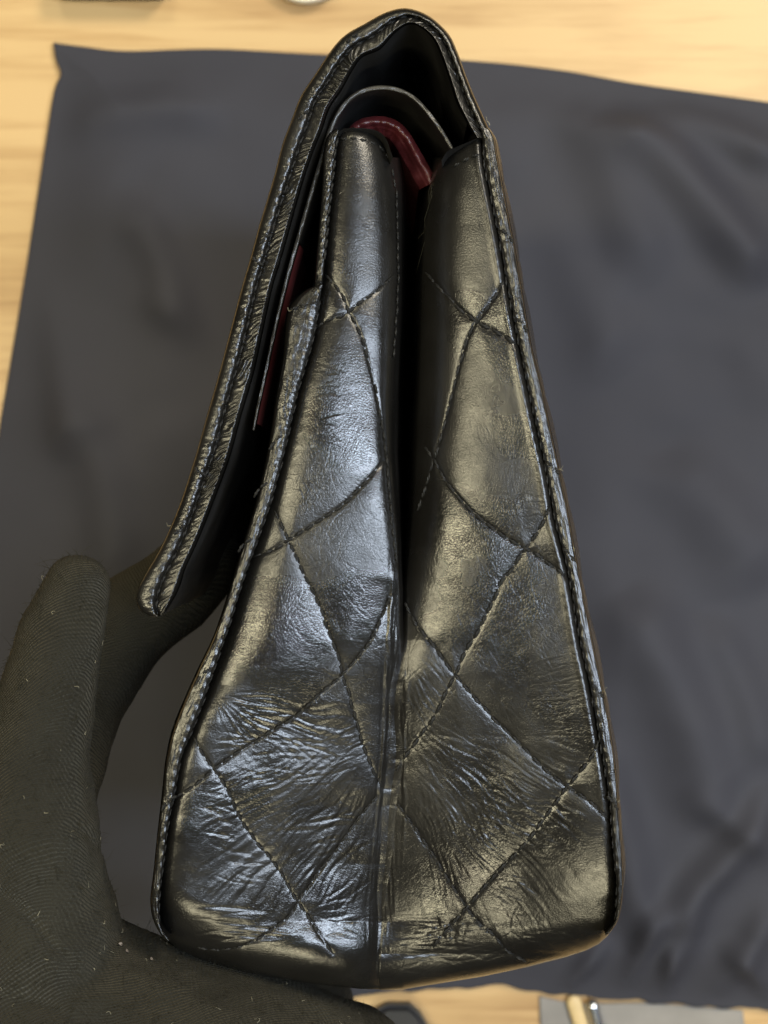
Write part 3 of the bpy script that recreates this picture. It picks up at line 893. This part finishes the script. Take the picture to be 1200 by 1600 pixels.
NF = 1700
fo, fi = paired(FO, FI, NF)
mid = (fo + fi) / 2
tf = np.r_[0, np.cumsum(np.linalg.norm(np.diff(mid, axis=0), axis=1))]
nuf = 60
uu = np.linspace(0, 1, nuf)[None]
FX = fo[:, :1] * (1 - uu) + fi[:, :1] * uu
FY = fo[:, 1:] * (1 - uu) + fi[:, 1:] * uu
TF = tf[:, None] * np.ones_like(uu)
gr = 0.47 + 0.05 * blur_noise((NF, 1), (60, 1), 41)[:, :1] * 0.4
T0 = sm(TF, [(0, 0.25), (200, 0.45), (420, 1.0), (2000, 1.0)])
a_ = np.where(uu < gr, uu / gr, 0)
b_ = np.where(uu >= gr, (uu - gr) / (1 - gr), 0)
aa = np.clip(a_, 0, 1)
outer = 13 * np.sqrt(np.maximum(1 - np.where(aa < 0.74, (0.74 - aa) / 0.74, (aa - 0.74) / 0.34) ** 2, 0)) - 12
inner = -9 + 9 * np.clip(b_ / 0.72, 0, 1) ** 0.6 - 90 * np.maximum(b_ - 0.72, 0) ** 2 * 4
FH = np.where(uu < gr, outer, inner)
FH[:, 0] -= 6
sc = 0.5 + 0.5 * np.cos(2 * np.pi * TF / 20)
FH = FH - 5 * np.exp(-((uu - gr) / 0.055) ** 2) - 2.5 * sc * np.exp(-((uu - gr) / 0.13) ** 2)
# gathered leather on the inner half: slanting pleats of uneven spacing
phase = TF + 26 * b_ * sm(TF, [(0, -1), (350, -1), (430, 1), (2000, 1)]) + 9 * blur_noise((NF, nuf), (34, 16), 42) + 3 * blur_noise((NF, nuf), (9, 9), 46)
pl = np.sin(2 * np.pi * phase / 10.0) * 0.8 + np.sin(2 * np.pi * phase / 20.0 + 0.7) * 0.7
amp = (0.55 + 0.6 * blur_noise((NF, nuf), (24, 14), 43)).clip(0.05, 1.7)
FH = FH + T0 * 1.9 * pl * np.clip(1.15 - 0.6 * b_, 0, 1) * amp * np.clip(b_ * 5, 0, 1) * np.clip((1.05 - b_) * 2, 0, 1)
FH = FH + T0 * (0.4 * blur_noise((NF, nuf), (3, 3), 44) * np.exp(-((uu - gr) / 0.2) ** 2) + 0.12 * blur_noise((NF, nuf), (2, 4), 45))
grid('flap_edge', W(FX, FY, FH), M_LEATHER, bag, flip=True)
fg = fo + (fi - fo) * gr
stitches('flap_stitch_line', fg[20:-20:12], lambda x, y: np.full_like(np.asarray(x, float), -11.0), step=20, r=1.8, lift=1.5, dive=5, slant=1.0)
# quilting threads of the flap that cross its outer roll
for (x, y, s) in [(540, 58, 1), (464, 178, 1), (404, 372, 1), (392, 410, 0), (322, 690, 1), (302, 738, 0), (270, 826, 1)]:
    f = lambda a, b: np.full_like(np.asarray(a, float), -1.0)
    stitches('quilting_stitch_line', [(x + 1, y - 8 if not s else y + 10), (x + 9, y), (x + 20, y + 4 if not s else y - 6)], f, step=14, r=2.4, dive=3)

extrude('flap_panel', fo[::12], -12, HB, 600, 90, puffs(13, 21, 176, 0), M_LEATHER, 1)
extrude('flap_lining', np.vstack([fi[30:-1:14], fo[-2:-1]]), -14, HB, 400, 60, lambda s, d: 0 * s, M_SMOOTH, 1)

# --- second, inner flap: a thin sheet with a bare cut edge, burgundy inside
IF = [(706, 232), (690, 205), (668, 175), (645, 152), (620, 140), (592, 137), (565, 143), (543, 158), (526, 182), (512, 215), (500, 256), (484, 310), (466, 372), (447, 440), (428, 520), (413, 590), (402, 640), (396, 672)]
pI = cr(IF, 500)
tn = np.gradient(pI, axis=0); tn /= np.linalg.norm(tn, axis=1)[:, None]
nI = np.stack([tn[:, 1], -tn[:, 0]], 1)     # towards the inside of the arch
thick = sm(np.arange(500), [(0, 6), (150, 7.5), (330, 6), (499, 4)])[:, None]
uI = np.linspace(-0.5, 0.5, 12)[None]
HI = -46 + 3.0 * np.sqrt(np.maximum(1 - (uI * 2) ** 2, 0)) + 0.5 * blur_noise((500, 12), (3, 2), 51)
grid('inner_flap_edge', W(pI[:, :1] + nI[:, :1] * thick * uI, pI[:, 1:] + nI[:, 1:] * thick * uI, HI), M_RAW, bag, flip=False)
extrude('inner_flap', pI[::10] - nI[::10] * thick[::10] * 0.5, -46, HB, 300, 40, lambda s, d: 0 * s, M_SMOOTH, 1)
red_in = pI + nI * thick * 0.5
cut = 300
extrude('inner_flap_lining', red_in[cut::8], -48, HB, 200, 40, lambda s, d: 6 * np.exp(-((d - 45) / 40) ** 2), M_RED, 1)
extrude('inner_flap_underside', red_in[:cut + 1:8], -48, HB, 200, 40, lambda s, d: 0 * s, M_SMOOTH, 1)

# --- burgundy rim of the inner compartment
RR = [(540, 206), (556, 190), (575, 183), (600, 182), (624, 191), (640, 208), (654, 231), (668, 256), (682, 282)]
pr = cr(RR, 300)
tn = np.gradient(pr, axis=0); tn /= np.linalg.norm(tn, axis=1)[:, None]
nr_ = np.stack([-tn[:, 1], tn[:, 0]], 1)
if nr_[150, 1] < 0:
    nr_ = -nr_
ur = np.linspace(0, 1, 26)[None]
HR = -110 + 9 * np.sin(np.pi * np.clip(ur * 2, 0, 1)) - 10 * np.maximum(ur - 0.5, 0) * 4 + 1.0 * np.exp(-((ur - 0.62) / 0.06) ** 2) + 1.6 * blur_noise((300, 26), (6, 4), 52)
grid('burgundy_rim', W(pr[:, :1] + nr_[:, :1] * 30 * ur, pr[:, 1:] + nr_[:, 1:] * 30 * ur, HR), M_RED, bag, flip=False)
extrude('burgundy_pocket', pr[::6] + nr_[::6] * 30, -128, HB, 120, 30, lambda s, d: 0 * s, M_RED, 1)
extrude('burgundy_pocket', pr[::6], -111, HB, 120, 30, lambda s, d: 0 * s, M_RED, -1)


# --- loose fibres
def fibres(name, specs, mat, parent, r=0.5):
    V = []; F = []; off = 0
    for P in specs:
        P = np.asarray(P, float); n = len(P)
        rr = r * PX * U(0.6, 1.3)
        a = np.array([0, 2.094, 4.189])
        T = np.gradient(P, axis=0); T /= np.linalg.norm(T, axis=1)[:, None] + 1e-12
        up = np.array([0.31, 0.47, 0.83])
        n1 = np.cross(T, up); n1 /= np.linalg.norm(n1, axis=1)[:, None] + 1e-12
        n2 = np.cross(T, n1)
        k = np.r_[np.ones(n - 1), 0.3][:, None, None] * rr
        R = P[:, None] + k * (n1[:, None] * np.cos(a)[None, :, None] + n2[:, None] * np.sin(a)[None, :, None])
        V.append(R.reshape(-1, 3)); F.append(grid_faces(n, 3, True, off)); off += 3 * n
    o = link(name, raw_mesh(name, np.vstack(V), np.vstack(F)), mat, parent)
    return o


sp = []
for i in range(20):
    x0, y0 = U(672, 690), U(285, 305)
    q = np.array([[0, 0], [U(-6, 4), U(14, 30)], [U(-16, 8), U(40, 80)], [U(-26, 10), U(60, 130)]])
    c = cr(q, 8) + (x0, y0)
    sp.append(W(c[:, 0], c[:, 1], -70 - np.linspace(0, 30, 8)))
o = fibres('frayed_fibre', sp, M_NAP, bag, 0.35); o['kind'] = 'stuff'
sp = []
for (x, y) in [(761, 190), (873, 733), (897, 862), (943, 1080), (964, 1254), (452, 486), (262, 822)]:
    for i in range(2):
        a = U(-2.2, 1.2); l = U(5, 10)
        q = np.array([[0, 0], [math.cos(a) * l * .5, math.sin(a) * l * .5 + U(-3, 3)], [math.cos(a) * l, math.sin(a) * l]])
        c = cr(q, 6) + (x, y)
        sp.append(W(c[:, 0], c[:, 1], np.linspace(-3, 3, 6)))
o = fibres('frayed_fibre', sp, M_LINT, bag, 0.6); o['kind'] = 'stuff'

# ------------------------------------------------------------------ gloved hand
def capsule(bm, p, q, r0, r1, seg=20):
    p = Vector(p); q = Vector(q)
    ax = (q - p).normalized()
    up = Vector((0, 0, 1)) if abs(ax.z) < 0.9 else Vector((1, 0, 0))
    a = ax.cross(up).normalized(); b = ax.cross(a)
    rings = []
    K = 6
    prof = [(-math.cos(math.pi / 2 * i / K) * r0, math.sin(math.pi / 2 * i / K) * r0, 0) for i in range(1, K + 1)]
    prof += [(math.sin(math.pi / 2 * i / K) * r1, math.cos(math.pi / 2 * i / K) * r1, 1) for i in range(0, K)]
    L = (q - p).length
    for d, rad, e in prof:
        c = p + ax * (d + (L if e else 0))
        rings.append([bm.verts.new(c + (a * math.cos(t) + b * math.sin(t)) * rad) for t in [2 * math.pi * k / seg for k in range(seg)]])
    v0 = bm.verts.new(p - ax * r0); v1 = bm.verts.new(q + ax * r1)
    for k in range(seg):
        bm.faces.new((v0, rings[0][(k + 1) % seg], rings[0][k]))
        bm.faces.new((v1, rings[-1][k], rings[-1][(k + 1) % seg]))
    for A, B in zip(rings[:-1], rings[1:]):
        for k in range(seg):
            bm.faces.new((A[k], A[(k + 1) % seg], B[(k + 1) % seg], B[k]))


def build_hand():
    person = bpy.data.objects.new('person', None)
    COL.objects.link(person)
    person.location = W(60, 1600, -60)
    bpy.context.view_layer.update()
    tag(person, 'left hand in black knit glove, thumb up, palm under the handbag base', 'person')
    bm = bmesh.new()

    def chain(pts):
        for A, B in zip(pts[:-1], pts[1:]):
            fa = (D - A[2] * PX) / D; fb = (D - B[2] * PX) / D
            capsule(bm, W(*A[:3]), W(*B[:3]), A[3] * PX * fa, B[3] * PX * fb)
    # thumb
    chain([(121, 918, -60, 54), (98, 985, -50, 68), (78, 1070, -40, 76), (58, 1170, -35, 82), (38, 1300, -40, 118), (20, 1460, -70, 165), (20, 1640, -110, 220)])
    # index finger, deeper, reaching up under the flap
    chain([(330, 868, -560, 62), (262, 928, -540, 70), (190, 985, -500, 78), (110, 1090, -440, 86), (40, 1250, -330, 110), (10, 1420, -220, 140), (0, 1560, -160, 190)])
    # web and palm under the base
    chain([(20, 1560, -110, 170), (160, 1616, -110, 165), (330, 1672, -130, 170), (440, 1700, -170, 164), (510, 1714, -210, 152)])
    # three fingers folded along the base, away from the lens
    for k, (xo, zo) in enumerate([(0, 0), (60, 80), (130, 150)]):
        chain([(300 + xo, 1700, -180 - zo, 100), (380 + xo * .6, 1670, -420 - zo, 80), (430 + xo * .4, 1600, -640 - zo, 72), (450 + xo * .3, 1545, -800 - zo, 60)])
    # wrist and forearm leave at the lower left
    chain([(30, 1640, -110, 240), (-120, 1950, -90, 260), (-330, 2400, -40, 290)])
    me = bpy.data.meshes.new('tmp'); bm.to_mesh(me); bm.free()
    tmp = bpy.data.objects.new('tmp', me); COL.objects.link(tmp)
    r = tmp.modifiers.new('r', 'REMESH'); r.mode = 'VOXEL'; r.voxel_size = 0.0009
    s = tmp.modifiers.new('s', 'SMOOTH'); s.factor = 0.6; s.iterations = 16
    dg = bpy.context.evaluated_depsgraph_get()
    ev = bpy.data.meshes.new_from_object(tmp.evaluated_get(dg))
    bpy.data.objects.remove(tmp)
    n = len(ev.vertices)
    co = np.zeros(n * 3, np.float32); ev.vertices.foreach_get('co', co); co = co.reshape(-1, 3)
    no = np.zeros(n * 3, np.float32); ev.vertices.foreach_get('normal', no); no = no.reshape(-1, 3)
    # loose cloth: shallow folds and a fuzzy nap
    d = np.array([0.0011 * mnoise.noise(Vector(c * 46)) + 0.0004 * mnoise.noise(Vector(c * 150)) + 0.00012 * mnoise.noise(Vector(c * 700)) for c in co.astype(float)])
    # a few drawn folds at the thumb's base
    fpx = 600 + co[:, 0] / PX * D / (D + Z0 - co[:, 2]); fpy = 800 - co[:, 1] / PX * D / (D + Z0 - co[:, 2])
    for (x0, y0, x1, y1, w, a) in [(-20, 1385, 105, 1490, 7, 0.0011), (105, 1290, 175, 1330, 8, 0.0005), (20, 1560, 140, 1600, 9, 0.0006)]:
        dx, dy = x1 - x0, y1 - y0; L = math.hypot(dx, dy)
        t = ((fpx - x0) * dx + (fpy - y0) * dy) / L / L
        q = (-(fpx - x0) * dy + (fpy - y0) * dx) / L + 6 * np.sin(t * 5)
        d = d - a * np.exp(-(q / w) ** 2) * np.clip(np.minimum(t + .1, 1.1 - t) * 4, 0, 1)
    co2 = co + no * d[:, None].astype(np.float32)
    # pressed flat where the palm meets the base of the bag
    bx = co2[:, 0] / PX + 600
    by = np.interp(bx, [p[0] for p in base_px], [p[1] for p in base_px])
    lim = (800 - by) * PX - 0.0008
    inb = (bx > 236) & (bx < 960) & (co2[:, 2] < Z0 - 0.002) & (co2[:, 1] > lim) & (co2[:, 1] < lim + 0.03)
    co2[inb, 1] = lim[inb]
    ev.vertices.foreach_set('co', co2.ravel())
    ev.polygons.foreach_set('use_smooth', np.ones(len(ev.polygons), bool))
    ev.update()
    g = link('gloved_hand', ev, M_KNIT, person)
    # nap fibres and lint
    cand = np.where((co2[:, 2] > Z0 - 0.035) & (no[:, 2] > -0.25) & (fpx > -30) & (fpx < 640) & (fpy < 1620))[0]
    sp = []
    pick = rng.choice(cand, 3200)
    for i in pick:
        p = co2[i].astype(float); nn = no[i].astype(float)
        l = abs(rng.normal(0, 7)) + 3
        dr = nn * U(0.15, 1.0) + rng.normal(0, 0.6, 3)
        dr /= np.linalg.norm(dr)
        b = rng.normal(0, 0.5, 3)
        t = np.linspace(0, 1, 4)[:, None]
        sp.append(p + (dr * t + b * t * t) * l * PX)
    o = fibres('glove_nap', sp, M_NAP, person, 0.33); o['kind'] = 'stuff'
    sp = []
    for i in rng.choice(cand, 70):
        p = co2[i].astype(float) + no[i] * 0.0003
        l = U(3, 10)
        t = np.linspace(0, 1, 6)[:, None]
        dr = rng.normal(0, 1, 3); dr -= no[i] * (dr @ no[i]) * 0.8; dr /= np.linalg.norm(dr)
        b = rng.normal(0, 0.7, 3)
        sp.append(p + (dr * t + b * (t * t - t) * 1.6) * l * PX)
    o = fibres('lint', sp, M_LINT, person, 0.45); o['kind'] = 'stuff'
    # three pale flakes caught at the web of the hand
    for (x, y, r) in [(184, 1478, 4.5), (196, 1492, 4.5), (238, 1500, 4.0)]:
        ok = np.where(no[:, 2] > 0.2)[0]
        i = ok[np.argmin((fpx[ok] - x) ** 2 + (fpy[ok] - y) ** 2)]
        n = Vector(no[i]).normalized(); a = n.orthogonal().normalized(); b = n.cross(a)
        c = Vector(co2[i]) + n * 0.0004
        bmf = bmesh.new()
        lo = [bmf.verts.new(c + (a * math.cos(t) + b * math.sin(t) * 0.6) * r * PX * U(0.6, 1.2) + n * U(0, 0.0004)) for t in [k * 0.6283 for k in range(10)]]
        bmf.faces.new(lo)
        bmesh.ops.solidify(bmf, geom=bmf.faces[:], thickness=0.0003)
        mf = bpy.data.meshes.new('lint_flake'); bmf.to_mesh(mf); bmf.free()
        link('lint_flake', mf, M_FLAKE, person)
    return person, co2, no, fpx, fpy


person, gco, gno, gpx, gpy = build_hand()


# ------------------------------------------------------------------ small things on the table
def at(px, py, z=0.0):
    p = W(px, py, (z - Z0) / PX)
    return Vector(p)


M_PLASTIC = plain('clear_plastic', (0.75, 0.68, 0.52), 0.25, var=0.05)
M_BLACK = plain('black_plastic', (0.012, 0.012, 0.014), 0.4)
M_STEEL = plain('steel', (0.75, 0.77, 0.80), 0.22, 1.0, var=0.05)
M_STICK = plain('pale_stick', (0.55, 0.40, 0.19), 0.5, var=0.15, scale=80)
M_GREY = plain('grey_cotton', (0.20, 0.185, 0.165), 0.85, var=0.12, bump=0.0002)

# round shallow lid at the top edge
def lathe(name, prof, c, mat, seg=72):
    V = []; 
    for r, z in prof:
        a = np.linspace(0, 2 * np.pi, seg, endpoint=False)
        V.append(np.stack([c[0] + r * np.cos(a), c[1] + r * np.sin(a), np.full(seg, c[2] + z)], 1))
    return link(name, raw_mesh(name, np.vstack(V), grid_faces(len(prof), seg, True)), mat)


c = at(478, -52, 0.0)
lid = lathe('plastic_lid', [(0.0001, 0.002), (0.0125, 0.002), (0.0145, 0.0026), (0.0150, 0.006), (0.0158, 0.0064), (0.0164, 0.006), (0.0164, 0.001), (0.0155, 0.0004), (0.0001, 0.0004)], c, M_PLASTIC)
tag(lid, 'round pale plastic lid lying on the wood table beyond the cloth', 'lid')

c = at(180, -70, 0.0)
box = rounded_slab('black_case', c.x - 0.024, c.x + 0.022, c.y - 0.0195, c.y + 0.03, 0.0003, 0.016, 0.004, M_BLACK, None, 4)
tag(box, 'small black case on the wood table beyond the cloth corner', 'case')


# things below the lower hem of the cloth
def stick(name, p, q, r, mat, flat=1.0, n=24):
    p = np.array(p, float); q = np.array(q, float)
    ax = (q - p) / np.linalg.norm(q - p)
    sd = np.cross(ax, (0, 0, 1)); sd /= np.linalg.norm(sd); up = np.cross(sd, ax)
    prof = [(-math.cos(math.pi / 2 * i / 7), math.sin(math.pi / 2 * i / 7)) for i in range(8)]
    L = np.linalg.norm(q - p)
    st = [(d * r, max(k, 0.02) * r) for d, k in prof] + [(L * f, r) for f in np.linspace(.05, .95, 8)] + [(L - d * r, max(k, .02) * r) for d, k in prof[::-1]]
    a = np.linspace(0, 2 * np.pi, n, endpoint=False)
    V = [p + ax * d + k * (np.cos(a)[:, None] * sd + flat * np.sin(a)[:, None] * up) for d, k in st]
    return link(name, raw_mesh(name, np.vstack(V), grid_faces(len(st), n, True)), mat)


ro = stick('steel_rod', at(926, 1572, 0.0035), at(975, 1760, 0.0035), 0.0026, M_STEEL)
tag(ro, 'bright steel rod with rounded tip lying at the lower hem of the cloth', 'rod')
st = stick('wooden_stick', at(897, 1566, 0.0022), at(955, 1760, 0.0022), 0.0030, M_STICK, 0.5)
tag(st, 'pale flat wooden stick lying beside the steel rod', 'stick')


def napkin():
    n = 60
    a = cr([(842, 1556), (900, 1566), (1000, 1566), (1090, 1572), (1160, 1578)], n)
    b = cr([(850, 1800), (920, 1800), (1000, 1800), (1100, 1800), (1180, 1800)], n)
    v = np.linspace(0, 1, 50)[:, None, None]
    P = a[None] * (1 - v) + b[None] * v
    Pw = W(P[..., 0], P[..., 1], HT)
    Pw[..., 2] = 0.0006 + 0.0012 * np.abs(blur_noise((50, n), 7, 61)) * 0.3
    o = grid('grey_rag', Pw, M_GREY, flip=True)
    tag(o, 'folded light grey rag on the table below the charcoal cloth', 'rag')
    sd = o.modifiers.new('s', 'SOLIDIFY'); sd.thickness = 0.0004; sd.offset = -1


napkin()
bm_ = bmesh.new()
fv = [bm_.verts.new(at(x, y, 0.0004)) for x, y in [(560, 1690), (700, 1690), (676, 1612), (656, 1578), (640, 1564), (604, 1564), (582, 1576), (566, 1610)]]
fc = bm_.faces.new(fv)
ex = bmesh.ops.extrude_face_region(bm_, geom=[fc])
for v in [g for g in ex['geom'] if isinstance(g, bmesh.types.BMVert)]:
    v.co.z += 0.006
bmesh.ops.recalc_face_normals(bm_, faces=bm_.faces[:])
bmesh.ops.bevel(bm_, geom=[e for e in bm_.edges if e.calc_length() > 0.001 and all(v.co.z > 0.003 for v in e.verts)], offset=0.002, segments=3, affect='EDGES')
mb_ = bpy.data.meshes.new('black_pouch'); bm_.to_mesh(mb_); bm_.free()
bl = link('black_pouch', mb_, M_BLACK)
tag(bl, 'small black pouch lying on the table below the handbag base', 'pouch')

# ------------------------------------------------------------------ sub-parts under their parts
bpy.context.view_layer.update()


def under(child, part):
    child.parent = part
    child.matrix_parent_inverse = part.matrix_world.inverted()


kids = {}
for o in list(bag.children):
    kids.setdefault(o.name.split('.')[0], []).append(o)
for o in QL:
    under(o, kids['gusset_panel'][0])
for o in QR:
    under(o, kids['gusset_panel'][1])
for n in ('flap_edge', 'flap_lining', 'flap_stitch_line'):
    for o in kids[n]:
        under(o, kids['flap_panel'][0])
for n in ('inner_flap_edge', 'inner_flap_lining', 'inner_flap_underside'):
    for o in kids[n]:
        under(o, kids['inner_flap'][0])
for o in kids['burgundy_rim']:
    under(o, kids['burgundy_pocket'][0])
kids['inner_flap_lining'][0]['label'] = 'burgundy leather lining of the inner flap'
kids['burgundy_pocket'][0]['label'] = 'burgundy leather rim of the inner compartment'
